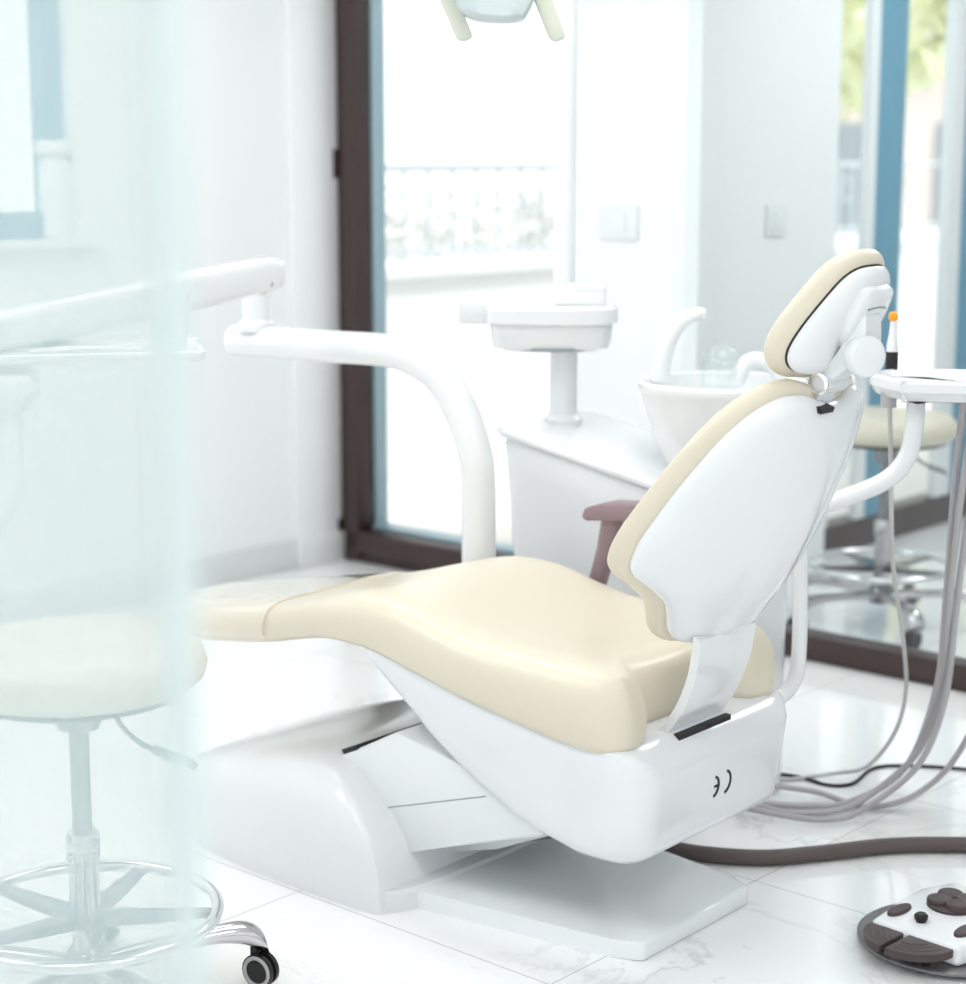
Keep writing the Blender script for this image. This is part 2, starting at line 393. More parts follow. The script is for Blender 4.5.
# balcony
struct(MB().b2((-1.1, 0.12, -0.12), (1.2, 9.0, -0.002)).b2((-1.1, 0.0, -0.12), (1.0, 0.12, -0.01)), 'trim_3', 'pave')
struct(MB().b2((-1.12, 0.15, -0.12), (-0.97, 9.0, 0.90)).b2((-1.16, 0.15, 0.90), (-0.93, 9.0, 0.965), 0.008), 'wall_balcony', 'extwall')
struct(MB().b2((-1.12, 0.1, -0.12), (-0.0, 0.16, 0.0)), 'trim_4', 'extwall')
# near glass partition seen edge-on at the left
pn = MB().b2((0, 0, 0.0), (0.012, 1.6, 2.69))
pane = pn.build('window_3', 'pane'); pane['kind'] = 'structure'
pane.location = (-0.136, 0.80, 0.0); pane.rotation_euler = (0, 0, math.radians(48.5))
edge = MB().b2((-0.0015, -0.004, 0.0), (0.0135, 0.0, 2.69)).build('glass_edge', 'pane_edge', pane)

# ================================================================== SWITCHES, ADDED LIGHT PANELS
def wall_switch(t, k, z, w, h, rz, label):
    o = thing('wall_switch', label, 'switch', RW(t, k, z), RA + rz, 'white switches by the partition')
    MB().box((0, -0.006, 0), (w, 0.012, h), 0, 0.004).build('cover_plate', 'wmatt', o)
    MB().box((0, -0.0145, 0), (w * 0.42, 0.006, h * 0.55), 0, 0.002).build('rocker', 'wmatt', o)
    return o
wall_switch(1.247, 0.0, 1.235, 0.15, 0.105, 0, 'double white wall switch on the white pier right of the lamp pole')
wall_switch(1.33, 0.745, 1.225, 0.12, 0.105, PI / 2, 'white wall switch behind the glass, left of the headrest')
for t, k, watt in PANELS:
    o = thing('fill_panel', 'unseen square led panel added to fill the room with light', 'ceiling light', RW(t, k, 2.66), RA, 'added fill panels')
    MB().b2((-0.6, -0.6, 0.005), (0.6, 0.6, 0.04), 0.004).build('housing', 'wmatt', o)
    MB().b2((-0.57, -0.57, -0.001), (0.57, 0.57, 0.006)).build('diffuser', 'led', o)

# bottle on the left window sill
o = thing('dispenser_bottle', 'tall white bottle with angled cap on the window sill', 'bottle', RW(-0.04, -1.165, 1.188), RA)
MB().lathe([(0.046, 0), (0.053, 0.006), (0.053, 0.20), (0.048, 0.235), (0.035, 0.25)], seg=28).build('bottle_body', 'wmatt', o)
MB().lathe([(0.035, 0.25), (0.054, 0.252), (0.059, 0.262), (0.058, 0.285), (0.05, 0.297)], seg=28).build('cap', 'white', o)

# ================================================================== DENTAL CHAIR
chair = thing('dental_chair', 'cream leather dental chair with white shell, reclined backrest and headrest', 'dental chair', (0.41, 3.39, 0), math.radians(140))
# base plate
MB().prism([(0.0, -0.17), (0.01, -0.18), (0.06, -0.205), (0.52, -0.265), (0.60, -0.265), (0.60, 0.265), (0.52, 0.265), (0.06, 0.205), (0.01, 0.19), (0.0, 0.18)], 0.0, 0.036, 0.006).build('base_plate', 'paint', chair)
# base cover hump
out = spline([(0.495, -0.29), (0.478, -0.2), (0.472, 0), (0.478, 0.2), (0.492, 0.285), (0.525, 0.325), (0.58, 0.326), (0.72, 0.29), (0.8, 0.0), (0.72, -0.29), (0.58, -0.326), (0.525, -0.325)], 5, True)
MB().pad(out, [(0.0, 0.0), (0.0, 0.036), (0.006, 0.042)], lambda x, y, h: (x, y, h)).build('base_flange', 'white', chair)
hb = MB(); rr = []
HX = [(0.512, 0.322, 0.252), (0.514, 0.332, 0.262), (0.53, 0.338, 0.267), (0.58, 0.341, 0.269), (0.66, 0.342, 0.266), (0.78, 0.338, 0.255), (0.90, 0.330, 0.238), (1.02, 0.315, 0.212), (1.12, 0.292, 0.182), (1.20, 0.262, 0.150), (1.27, 0.22, 0.115), (1.32, 0.17, 0.082), (1.35, 0.12, 0.055), (1.365, 0.06, 0.03)]
for x0, wd, ht in HX:
    tilt = 0.185 * max(0.0, min(1.0, (1.05 - x0) / 0.53)); pts = []
    for i in range(49):
        a = PI * i / 48; c, d = math.cos(a), math.sin(a)
        y = wd * math.copysign(abs(c) ** 0.40, c); z = ht * abs(d) ** 0.42
        pts.append((x0 + tilt * (z / 0.26) ** 2.7, y, z))
    rr.append(hb.ring(pts))
hb.skin(rr); hb.build('base_cover', 'white', chair, ang=50)
# lift arm rising out of the cover
xz = lambda a, b, c: (a, c, b)
MB().prism([(0.80, 0.20), (0.71, 0.256), (0.56, 0.335), (0.20, 0.27), (0.20, 0.205), (0.54, 0.092), (0.70, 0.035)], -0.235, 0.235, 0.01, 2, xz).build('lift_arm', 'wmatt', chair)
MB().prism([(0.60, 0.169), (0.33, 0.254), (0.331, 0.2562), (0.60, 0.1712)], 0.2345, 0.2358, 0, 2, xz).build('arm_seam', 'seam', chair)
MB().prism([(0.712, 0.267), (0.668, 0.287), (0.664, 0.272), (0.70, 0.25)], -0.22, 0.232, 0, 2, xz).build('arm_slot', 'black', chair)
MB().prism([(0.60, 0.04), (0.40, 0.10), (0.14, 0.215), (0.24, 0.24), (0.40, 0.16), (0.66, 0.06)], -0.10, 0.12, 0.006, 2, xz).build('lift_link', 'wmatt', chair)
MB().cyl((0.16, -0.12, 0.185), (0.16, 0.14, 0.185), 0.03).cyl((0.20, 0.10, 0.19), (0.62, 0.10, 0.05), 0.018).build('lift_cylinder', 'chrome_dk', chair)

# seat shell
ZB = [(-0.08, 0.404), (0.10, 0.412), (0.22, 0.428), (0.39, 0.458), (0.52, 0.487), (0.62, 0.503), (0.70, 0.503), (0.80, 0.485), (0.93, 0.452), (1.2, 0.405), (1.44, 0.375)]
SB = [(-0.08, 0.196), (0.0, 0.188), (0.10, 0.184), (0.23, 0.212), (0.34, 0.268), (0.44, 0.33), (0.54, 0.415), (0.62, 0.488), (0.8, 0.47)]
def SBf(x):
    for (a, b), (c, d) in zip(SB, SB[1:]):
        if x <= c: return b + (d - b) * max(0, (x - a) / (c - a))
    return SB[-1][1]
out = rrect(-0.048, 0.66, -0.272, 0.272, 0.075, 8)
dense = []
for i in range(len(out)):
    a, b = Vector(out[i]), Vector(out[(i + 1) % len(out)]); n = max(1, int((b - a).length / 0.04))
    dense += [tuple(a.lerp(b, j / n)) for j in range(n)]
def shellmap(x, y, h):
    zt = lerp(ZB, x) + 0.006
    if x < 0.06: zt = lerp([(-0.048, 0.374), (-0.025, 0.398), (0.0, 0.414), (0.06, 0.4155)], x)
    zb = SBf(x)
    taper = 1 - 0.05 * (1 - h)
    return (x + 0.02 * (1 - h) * max(0, 1 - (x + 0.046) / 0.2), y * taper, zb + (zt - zb) * h)
MB().pad(dense, [(0.10, 0.0), (0.055, 0.01), (0.028, 0.04), (0.010, 0.10), (0.002, 0.2), (0.0, 0.4), (0.0, 0.7), (0.0, 0.93), (0.004, 0.985), (0.012, 1.0), (0.045, 1.0)], shellmap).build('seat_shell', 'white', chair)
MB().b2((-0.016, -0.066, 0.38), (0.012, 0.106, 0.4135)).build('bracket_slot', 'black', chair)
# conformity mark on the rear face: two arcs open to the left, as in the photograph
mk = MB()
def rear(y, z): return Vector((-0.0430 + 0.02 * (1 - (z - 0.2) / 0.2) - 0.006, y, z))
for cy, R in ((0.020, 0.017), (-0.018, 0.019)):
    pts = [rear(cy + 0.006 - R * math.cos(a), 0.30 + R * 1.15 * math.sin(a)) for a in [(-80 + i * 16) * PI / 180 for i in range(11)]]
    mk.tube(pts, 0.0032, 8, 2)
mk.tube([rear(0.0235, 0.30), rear(0.011, 0.30)], 0.0030, 8, smooth=False)
mk.build('conformity_mark', 'black', chair)

# seat cushion with legrest
half = [(0.06, 0.0), (0.06, 0.10), (0.05, 0.14), (0.012, 0.168), (0.0, 0.195), (-0.004, 0.24), (0.025, 0.275), (0.08, 0.286), (0.3, 0.286), (0.5, 0.283), (0.65, 0.275), (0.8, 0.252), (0.95, 0.228), (1.15, 0.20), (1.32, 0.17), (1.41, 0.12), (1.435, 0.06)]
outl = half + [(1.44, 0.0)] + [(x, -y) for x, y in reversed(half[1:])]
seat_out = spline(outl, 4, True)
ZT = [(-0.06, 0.535), (0.05, 0.552), (0.2, 0.555), (0.35, 0.562), (0.45, 0.583), (0.55, 0.605), (0.62, 0.606), (0.72, 0.585), (0.85, 0.548), (0.95, 0.527), (1.2, 0.483), (1.44, 0.445)]
def seatmap(x, y, h):
    zb = lerp(ZB, x); zt = lerp(ZT, x)
    dish = 0.03 * max(0, 1 - (y / 0.25) ** 2) ** 2 * lerp([(0.25, 1.0), (0.6, 0.0)], x) * lerp([(0.0, 0.3), (0.15, 1.0)], x)
    return (x, y, zb + (zt - zb) * h - dish * max(0, h - 0.6) / 0.4)
MB().pad(seat_out, [(0.04, -0.06), (0.012, -0.03), (0.002, 0.06), (0.0, 0.25), (0.001, 0.45), (0.006, 0.65), (0.014, 0.79), (0.026, 0.89), (0.040, 0.95), (0.040, 0.985, 0.9), (0.040, 1.0, 0.78)], seatmap, (0.85, 0.68, 0.5, 0.3, 0.12, 0.03), (0, 0.22, 1.25)).build('seat_cushion', 'leather', chair, sub=1)
# clear cover over the foot end
WT = [(0.93, 0.233), (1.15, 0.203), (1.32, 0.172), (1.39, 0.142), (1.425, 0.105), (1.442, 0.06), (1.449, 0.02)]
fo = MB(); rr = []
for x in (0.932, 0.933, 0.96, 1.05, 1.15, 1.24, 1.32, 1.37, 1.40, 1.425, 1.44, 1.449):
    wd = lerp(WT, x); zb = lerp(ZB, x) - 0.003; zt = lerp(ZT, x) + 0.004
    q = min(1.0, wd / 0.15)
    prof = [(0.05, 0.0), (0.018, 0.02), (0.004, 0.12), (-0.003, 0.3), (-0.003, 0.5), (0.004, 0.68), (0.014, 0.82), (0.028, 0.91), (0.05, 0.97)]
    e = 1 - 0.5 * max(0, (x - 1.38) / 0.07) ** 2; zm = (zb + zt) / 2
    sec = [(wd - i * q, zm + (zb + (zt - zb) * h - zm) * e) for i, h in prof]
    top = [(wd * 0.5, zm + (zt - zm) * e), (0, zm + (zt - zm) * e), (-wd * 0.5, zm + (zt - zm) * e)]
    k = 0.985 if x < 0.9325 else 1.0
    rr.append(fo.ring([(x, y * k, zm + (z - zm) * k) for y, z in sec + top + [(-y, z) for y, z in reversed(sec)]]))
fo.skin(rr); fo.build('foot_cover', 'film', chair, ang=60)

# bracket joining seat and backrest
br = MB(); rings = []
for x, z, wd in [tuple(v) for v in spline([(0.022, 0.41, 0.088), (-0.012, 0.46, 0.088), (-0.034, 0.51, 0.088), (-0.045, 0.55, 0.09), (-0.052, 0.60, 0.092)], 5)]:
    rings.append(br.ring([(x - 0.010, y, z - 0.003) for y in (0.02 - wd, 0.02 - wd * .5, 0.02, 0.02 + wd * .5, 0.02 + wd)] + [(x + 0.006, y, z + 0.003) for y in (0.02 + wd, 0.02, 0.02 - wd)]))
br.skin(rings); br.build('back_bracket', 'white', chair)

# backrest
BM_ = [(0.55, -0.038), (0.60, -0.068), (0.70, -0.142), (0.78, -0.187), (0.86, -0.222), (0.94, -0.248), (1.06, -0.270)]
def backmap(y, z, n):
    c = 0.145 * min(1.0, max(0.45, 1 - (z - 0.72) * 1.1))
    x = lerp(BM_, z) + c * (abs(y) / 0.25) ** 1.9
    return (x + 0.906 * n, y * (1 - 0.5 * n), z + 0.42 * n)
bh = [(0.0, 1.022), (0.035, 1.026), (0.085, 1.040), (0.13, 1.037), (0.178, 1.010), (0.215, 0.965), (0.242, 0.90), (0.257, 0.82), (0.258, 0.765), (0.246, 0.726), (0.212, 0.696), (0.178, 0.665), (0.155, 0.632), (0.135, 0.60), (0.105, 0.580), (0.05, 0.576)]
back_out = spline(bh + [(0.0, 0.577)] + [(-y, z) for y, z in reversed(bh[1:])], 4, True)
MB().pad(back_out, [(0.03, -0.004), (0.013, -0.001), (0.004, 0.006), (0.0, 0.014), (0.002, 0.03), (0.02, 0.032)], backmap, (0.85, 0.7, 0.5, 0.3, 0.12, 0.03), (1, 0.68, 0.95)).build('back_shell', 'white', chair, sub=1)
MB().pad(back_out, [(0.02, 0.026), (0.0, 0.027), (-0.008, 0.031), (-0.013, 0.039), (-0.013, 0.049), (-0.006, 0.060), (0.006, 0.068), (0.024, 0.073), (0.045, 0.075)], backmap, (0.85, 0.7, 0.5, 0.3, 0.12, 0.03), (1, 0.68, 0.95)).build('back_cushion', 'leather', chair, sub=1)
MB().box((-0.250, 0.046, 1.0245), (0.030, 0.042, 0.009), rot=Matrix.Rotation(math.radians(-20), 4, 'Y')).build('headrest_slot', 'black', chair)

# headrest
HM = [(1.05, -0.235), (1.10, -0.262), (1.16, -0.290), (1.22, -0.318), (1.30, -0.348)]
def headmap(y, z, n):
    x = lerp(HM, z) + 0.045 * (abs(y) / 0.15) ** 2
    return (x + 0.90 * n, y, z + 0.43 * n)
hh = [(0.0, 1.258), (0.04, 1.255), (0.07, 1.24), (0.092, 1.208), (0.112, 1.16), (0.120, 1.122), (0.112, 1.096), (0.088, 1.078), (0.05, 1.072)]
head_out = spline(hh + [(0.0, 1.07)] + [(-y, z) for y, z in reversed(hh[1:])], 5, True)
MB().pad(head_out, [(0.025, -0.004), (0.010, 0.0), (0.002, 0.008), (0.0, 0.02), (0.02, 0.026)], headmap, (0.8, 0.55, 0.3, 0.05), (1, 1.12, 1.2)).build('headrest_shell', 'white', chair, sub=1)
MB().pad(head_out, [(0.004, 0.020), (-0.004, 0.021), (-0.011, 0.026), (-0.015, 0.035), (-0.014, 0.046), (-0.006, 0.058), (0.008, 0.066), (0.022, 0.070)], headmap, (0.8, 0.55, 0.3, 0.05), (1, 1.12, 1.2)).build('headrest_cushion', 'leather', chair, sub=1)
MB().pad(head_out, [(0.005, 0.0175), (0.0012, 0.0185), (0.0012, 0.0205), (0.005, 0.0215)], headmap).build('headrest_seam', 'black', chair)
mh = [(0.0, 1.232), (0.038, 1.232), (0.050, 1.222), (0.056, 1.195), (0.056, 1.17), (0.05, 1.15), (0.03, 1.125), (0.0, 1.12)]
mo = [(y, z) for y, z in mh] + [(-y, z) for y, z in reversed(mh[1:-1])]
MB().pad(spline(mo, 3, True), [(0.0, 0.004), (0.0, -0.009), (0.003, -0.016), (0.009, -0.019)], headmap).build('mounting_plate', 'white', chair)
neck = MB(); nr = []
for x, z, wd, th in [tuple(v) for v in spline([(-0.312, 1.185, 0.026, 0.012), (-0.312, 1.155, 0.03, 0.014), (-0.300, 1.12, 0.034, 0.02), (-0.268, 1.085, 0.030, 0.018), (-0.240, 1.055, 0.028, 0.010), (-0.226, 1.008, 0.028, 0.008)], 5)]:
    nr.append(neck.ring([(x - th, 0.012 - wd, z), (x - th, 0.012 + wd, z), (x + th, 0.012 + wd, z + 0.004), (x + th, 0.012 - wd, z + 0.004)]))
neck.skin(nr); bmesh.ops.bevel(neck.bm, geom=[e for e in neck.bm.edges], offset=0.003, segments=1, affect='EDGES')
neck.build('headrest_neck', 'white', chair)
kq = Matrix.Rotation(math.radians(-62), 4, 'Y')   # axis towards the rear
km = Vector((-0.9, 0.42, 0.02)).normalized().to_track_quat('Z', 'Y').to_matrix().to_4x4()
MB().lathe([(0.026, -0.022), (0.033, -0.018), (0.0355, -0.010), (0.0355, 0.004), (0.033, 0.009), (0.025, 0.0105)], (-0.326, 0.034, 1.115), 32, km).build('adjusting_knob', 'white', chair)
MB().cyl((-0.246, -0.024, 1.064), (-0.246, 0.048, 1.064), 0.019).build('hinge_pin', 'white', chair)
MB().lathe([(0.012, 0), (0.019, 0), (0.019, 0.004), (0.012, 0.004)], (-0.246, 0.046, 1.064), 24, Matrix.Rotation(-PI / 2, 4, 'X'), False, False).build('hinge_ring', 'chrome', chair)
MB().tube([headmap(-0.03, 1.2, -0.0195), headmap(0.0, 1.203, -0.0195), headmap(0.03, 1.2, -0.0195)], 0.0018, 6).build('plate_groove', 'seam', chair)

# far armrest
MB().prism([(0.50, 0.692), (0.492, 0.715), (0.44, 0.732), (0.30, 0.742), (0.16, 0.74), (0.15, 0.715), (0.30, 0.712), (0.44, 0.702), (0.485, 0.686)], -0.335, -0.275, 0.008, 2, xz).build('armrest', 'mauve', chair)
ap = MB(); rr = []
for x, z, a in ((0.435, 0.70, 0.026), (0.45, 0.63, 0.023), (0.475, 0.55, 0.021), (0.49, 0.45, 0.021)):
    rr.append(ap.ring([(x + a * math.cos(t), -0.305 + 0.02 * math.sin(t), z) for t in [i * 2 * PI / 20 for i in range(20)]]))
ap.skin(rr); ap.build('armrest_post', 'mauve', chair)

# ================================================================== LEFT DELIVERY UNIT
du = thing('delivery_unit', 'white swing arm delivery unit with instrument tray, on a thick curved tube', 'dental delivery unit', (0.41, 3.39, 0), math.radians(140))
MB().tube([(0.80, -0.30, 0.22), (0.80, -0.30, 0.45), (0.80, -0.30, 0.72), (0.812, -0.30, 0.80), (0.852, -0.30, 0.89), (0.915, -0.30, 0.96), (1.0, -0.30, 0.995), (1.08, -0.30, 1.006), (1.3, -0.30, 1.002), (1.54, -0.30, 0.998), (1.575, -0.30, 0.997)], [0.038, 0.038], 28, 8).build('support_tube', 'white', du)
MB().lathe([(0.045, 0.03), (0.045, 0.05), (0.036, 0.058), (0.034, 0.10), (0.034, 0.12)], (1.50, -0.30, 0.995), 28).build('pivot_collar', 'white', du)
MB().lathe([(0.018, 0.0), (0.022, 0.004), (0.022, 0.022), (0.018, 0.03)], (1.50, -0.30, 1.113), 20).build('pivot_pin', 'chrome_dk', du)
# swing arm towards the tray, in world points brought into this frame
inv = (Matrix.Translation((0.41, 3.39, 0)) @ Matrix.Rotation(math.radians(140), 4, 'Z')).inverted()
def D(x, y, z): return inv @ Vector((x, y, z))
arm = MB(); rr = []
for p, wd, ht in ((D(-0.468, 4.315, 1.182), 0.030, 0.032), (D(-0.49, 4.29, 1.180), 0.036, 0.039), (D(-0.62, 4.12, 1.158), 0.038, 0.042), (D(-0.82, 3.87, 1.125), 0.04, 0.042), (D(-1.02, 3.62, 1.095), 0.036, 0.036)):
    d = (D(-1.02, 3.62, 1.1) - D(-0.435, 4.34, 1.1)); d.z = 0; d.normalize(); sd = Vector((-d.y, d.x, 0))
    rr.append(arm.ring([p + sd * wd * math.copysign(abs(math.cos(a)) ** 0.6, math.cos(a)) + Vector((0, 0, ht * math.copysign(abs(math.sin(a)) ** 0.6, math.sin(a)))) for a in [i * 2 * PI / 24 for i in range(24)]]))
arm.skin(rr); arm.build('swing_arm', 'white', du)
MB().cyl(D(-0.478, 4.262, 1.160), D(-0.476, 4.255, 1.160), 0.008).build('arm_screw', 'chrome_dk', du)
# tray and control panel
trz = math.radians(12) - math.radians(140)
tm = Matrix.Translation(D(-0.80, 3.70, 1.066)) @ Matrix.Rotation(trz, 4, 'Z')
def tr_(a, b, c): return tm @ Vector((a, b, c))
MB().pad(rrect(-0.30, 0.25, -0.14, 0.14, 0.03, 5), [(0.02, -0.012), (0.004, -0.008), (0.0, 0.0), (0.0, 0.008), (0.004, 0.010), (0.008, 0.004), (0.02, 0.002)], tr_).build('instrument_tray', 'white', du)
MB().cyl(tr_(-0.2, 0.0, 0.045), tr_(-0.2, 0.0, -0.012), 0.03).build('tray_pivot', 'white', du)
pm_ = Matrix.Translation(D(-0.985, 3.58, 1.0)) @ Matrix.Rotation(trz, 4, 'Z')
def pn_(a, b, c): return pm_ @ Vector((a, b, c))
panel = MB().pad(rrect(-0.20, 0.14, -0.10, 0.10, 0.05, 6), [(0.05, -0.035), (0.02, -0.03), (0.006, -0.015), (0.0, 0.0), (0.0, 0.03), (0.006, 0.038), (0.016, 0.040)], pn_).build('control_panel', 'white', du)
for i in range(6):
    a, b = -0.10 + 0.07 * (i % 3), -0.05 + 0.045 * (i // 3)
    MB().cyl(pn_(a, b, 0.04), pn_(a, b, 0.043), 0.012).build('button', 'teal', panel)
MB().tube([pn_(0.085, -0.05, -0.02), pn_(0.085, -0.05, -0.12), pn_(0.078, -0.05, -0.2), pn_(0.04, -0.05, -0.245), pn_(-0.03, -0.05, -0.26), pn_(-0.1, -0.05, -0.262)], [0.022, 0.022], 20).build('panel_handle', 'wmatt', du)

# on the tray
trw = lambda a, b, c: Vector((-0.80, 3.70, 1.066)) + Matrix.Rotation(math.radians(12), 4, 'Z') @ Vector((a, b, c))
o = MB().lathe([(0.030, 0.0), (0.034, 0.002), (0.042, 0.105), (0.044, 0.108), (0.041, 0.107), (0.033, 0.006), (0.0005, 0.005)], seg=30).build('plastic_cup', 'cup', None, loc=trw(0.185, 0.0, 0.004)); tag(o, 'clear plastic cup at the right end of the instrument tray', 'cup')
tools = [(-0.20, -0.05, 'teal', 0.0), (-0.03, -0.055, 'chrome', 0.2), (0.02, -0.03, 'chrome', -0.15), (0.06, -0.065, 'frost', 0.1)]
names = ['pale blue handled instrument lying at the left of the tray', 'chrome instrument lying in the middle of the tray', 'thin chrome instrument lying behind the others on the tray', 'short frosted plastic tool next to the cup on the tray']
for (a, b, m, rz), lb in zip(tools, names):
    p = trw(a, b, 0.0095)
    o = thing('dental_instrument', lb, 'dental instrument', p, math.radians(12) + rz, 'instruments on the tray')
    MB().tube([(-0.055, 0, 0), (0.02, 0, 0), (0.04, 0, 0)], [0.0045, 0.0045, 0.003], 10).build('handle', m, o)
    MB().tube([(0.04, 0, 0), (0.058, 0, 0.001), (0.066, 0.004, 0.003)], [0.002, 0.001], 8).build('tip', 'chrome', o)

# ================================================================== SPITTOON UNIT
su = thing('spittoon_unit', 'white dental water unit with round bowl, faucet and swivel pod on a post', 'dental unit', (0.41, 3.39, 0), math.radians(140))
yn, yf = -0.47, -0.83
bt = [(0.25, 0.69), (0.45, 0.742), (0.70, 0.79), (0.93, 0.82)]
bd = MB(); rings = []
for h in (0.0, 0.3, 0.6, 0.9, 0.97, 1.0):
    q = 0.012 if h == 1.0 else 0.0
    pts = rrect(0.30 + q, 0.90 + q * -1 + 0.0, yf + q, yn - q, 0.06, 5)
    rings.append(bd.ring([((x if x < 0.5 else x - 0.075 * (1 - h) ** 0.8), y, (lerp(bt, x) - 0.0) * h) for x, y in pts]))
bd.skin(rings); bd.build('unit_body', 'white', su, ang=50)
MB().pad(rrect(0.295, 0.912, yf - 0.006, yn + 0.008, 0.06, 6), [(0.006, -0.006), (0.0, 0.0), (0.0, 0.008), (0.006, 0.013), (0.02, 0.014)], lambda x, y, h: (x, y, lerp(bt, x) + h)).build('unit_top', 'white', su)
# post and pod
px_, py_ = 0.846, -0.665
MB().lathe([(0.044, 0.78), (0.044, 0.832), (0.034, 0.842), (0.032, 0.86), (0.032, 1.02)], (px_, py_, 0), 28).build('post', 'white', su)
pr = Matrix.Rotation(math.radians(-140), 4, 'Z')
def podf(a, b, c): return Vector((px_, py_, 0)) + pr @ Vector((a - 0.028, b, c + 0.012))
pod_out = spline([(-0.155, -0.02), (-0.15, -0.09), (-0.10, -0.125), (0.0, -0.14), (0.10, -0.125), (0.145, -0.08), (0.15, 0.0), (0.13, 0.09), (0.05, 0.13), (-0.06, 0.13), (-0.13, 0.08)], 5, True)
MB().pad(pod_out, [(0.05, 0.985), (0.022, 0.993), (0.016, 1.01), (0.012, 1.048), (0.0, 1.052), (0.0, 1.084), (0.006, 1.09), (0.02, 1.092)], podf).build('pod', 'white', su)
MB().pad(ellipse(0.085, 0.052, 32, (0.0, -0.073)), [(0.004, 0.988), (0.0, 0.990), (0.0, 0.9965)], podf).build('pod_vent', 'seam', su)
MB().box(podf(-0.175, -0.02, 1.075), (0.085, 0.10, 0.052), math.radians(-140), 0.008).build('pod_handle', 'white', su)
# bowl
bx, by = 0.40, -0.66
MB().lathe([(0.105, 0.745), (0.120, 0.76), (0.15, 0.83), (0.175, 0.90), (0.182, 0.93), (0.188, 0.938), (0.188, 0.952), (0.180, 0.958), (0.168, 0.952), (0.15, 0.88), (0.10, 0.82), (0.02, 0.80)], (bx, by, 0), 48).build('bowl', 'bowlglass', su, ang=45)
MB().lathe([(0.112, 0.70), (0.118, 0.715), (0.118, 0.76)], (bx, by, 0), 40).build('bowl_base', 'grey', su)
F0 = lambda x, y, z: inv @ Vector((x, y, z))
MB().tube([F0(0.395, 4.22, 0.945), F0(0.40, 4.22, 1.0), F0(0.418, 4.22, 1.05), F0(0.445, 4.22, 1.083), F0(0.478, 4.22, 1.097), F0(0.492, 4.22, 1.094)], [0.023, 0.020, 0.016, 0.012], 18).build('faucet', 'wmatt', su)
o = MB().lathe([(0.046, 0.0), (0.047, 0.03), (0.043, 0.06), (0.030, 0.085), (0.012, 0.094), (0.0005, 0.095)], seg=28).build('plastic_cover', 'cup', su); o.location = F0(0.535, 4.24, 0.93)
MB().tube([F0(0.565, 4.22, 0.94), F0(0.585, 4.22, 0.985), F0(0.615, 4.22, 0.995), F0(0.65, 4.22, 0.975), F0(0.665, 4.22, 0.945)], [0.018, 0.016], 16).build('bowl_spout', 'wmatt', su)
# box of tissues on the pod
cpod = su.matrix_basis if False else None
PW = (Matrix.Translation((0.41, 3.39, 0)) @ Matrix.Rotation(math.radians(140), 4, 'Z'))
pw = PW @ Vector((px_, py_, 0))
o = thing('tissue_box', 'small white box standing on the round pod in front of lamp pole', 'box', (pw.x + 0.034, pw.y - 0.045, 1.104), math.radians(-5))
MB().b2((-0.06, -0.035, 0), (0.06, 0.035, 0.036), 0.004).build('carton', 'paper', o)
MB().b2((-0.062, -0.037, 0.03), (0.062, 0.037, 0.046), 0.004).build('lid', 'wmatt', o)

# ================================================================== DENTAL LAMP
dl = thing('dental_lamp', 'white dental lamp with two pale grips, hung from a tall pole', 'lamp', (pw.x + 0.003, pw.y + 0.085, 1.1035), 0)
hx, hy, hz = 0.024 - dl.location.x, 4.0 - dl.location.y, 1.793 - 1.1035
MB().tube([(0, 0, 0), (0, 0, 0.4), (0, 0, 0.95), (0.0, -0.01, 1.03), (-0.02, -0.06, 1.08), (-0.06, -0.14, 1.09), (hx, hy, 1.07)], 0.0255, 24).build('lamp_pole', 'wmatt', dl)
MB().tube([(hx, hy, 1.085), (hx, hy, 0.98), (hx, hy, hz + 0.05)], 0.014, 16).build('drop_arm', 'wmatt', dl)
def hd(x, y, h): return (hx + x, hy + h, hz + y)
MB().pad(spline([(-0.085, 0.0), (-0.078, -0.05), (-0.05, -0.076), (0.0, -0.084), (0.05, -0.082), (0.068, -0.066), (0.085, -0.02), (0.085, 0.04), (0.05, 0.07), (-0.05, 0.07), (-0.08, 0.04)], 5, True),
         [(0.0, -0.07, 0.82), (0.0, -0.064, 0.92), (0.0, -0.045, 0.985), (0.0, 0.0, 1.0), (0.0, 0.05, 0.96), (0.0, 0.075, 0.8)], hd).build('lamp_head', 'grey', dl)
for x0, x1 in ((-0.112, -0.062), (0.085, 0.128)):
    MB().prism([(x0 - 0.01 - 0.03, 0.05), (x1 - 0.016, -0.116), (x1 - 0.003, -0.121), (x1 + 0.018, -0.112), (x0 + 0.022 - 0.02, 0.05)], -0.018, 0.018, 0.006, 2, lambda a, b, c: (hx + a, hy + c, hz + b)).build('hand_grip', 'cream_grip', dl)
MB().cyl((hx - 0.135, hy, hz + 0.035), (hx + 0.11, hy, hz + 0.035), 0.012).build('grip_bar', 'grey', dl)

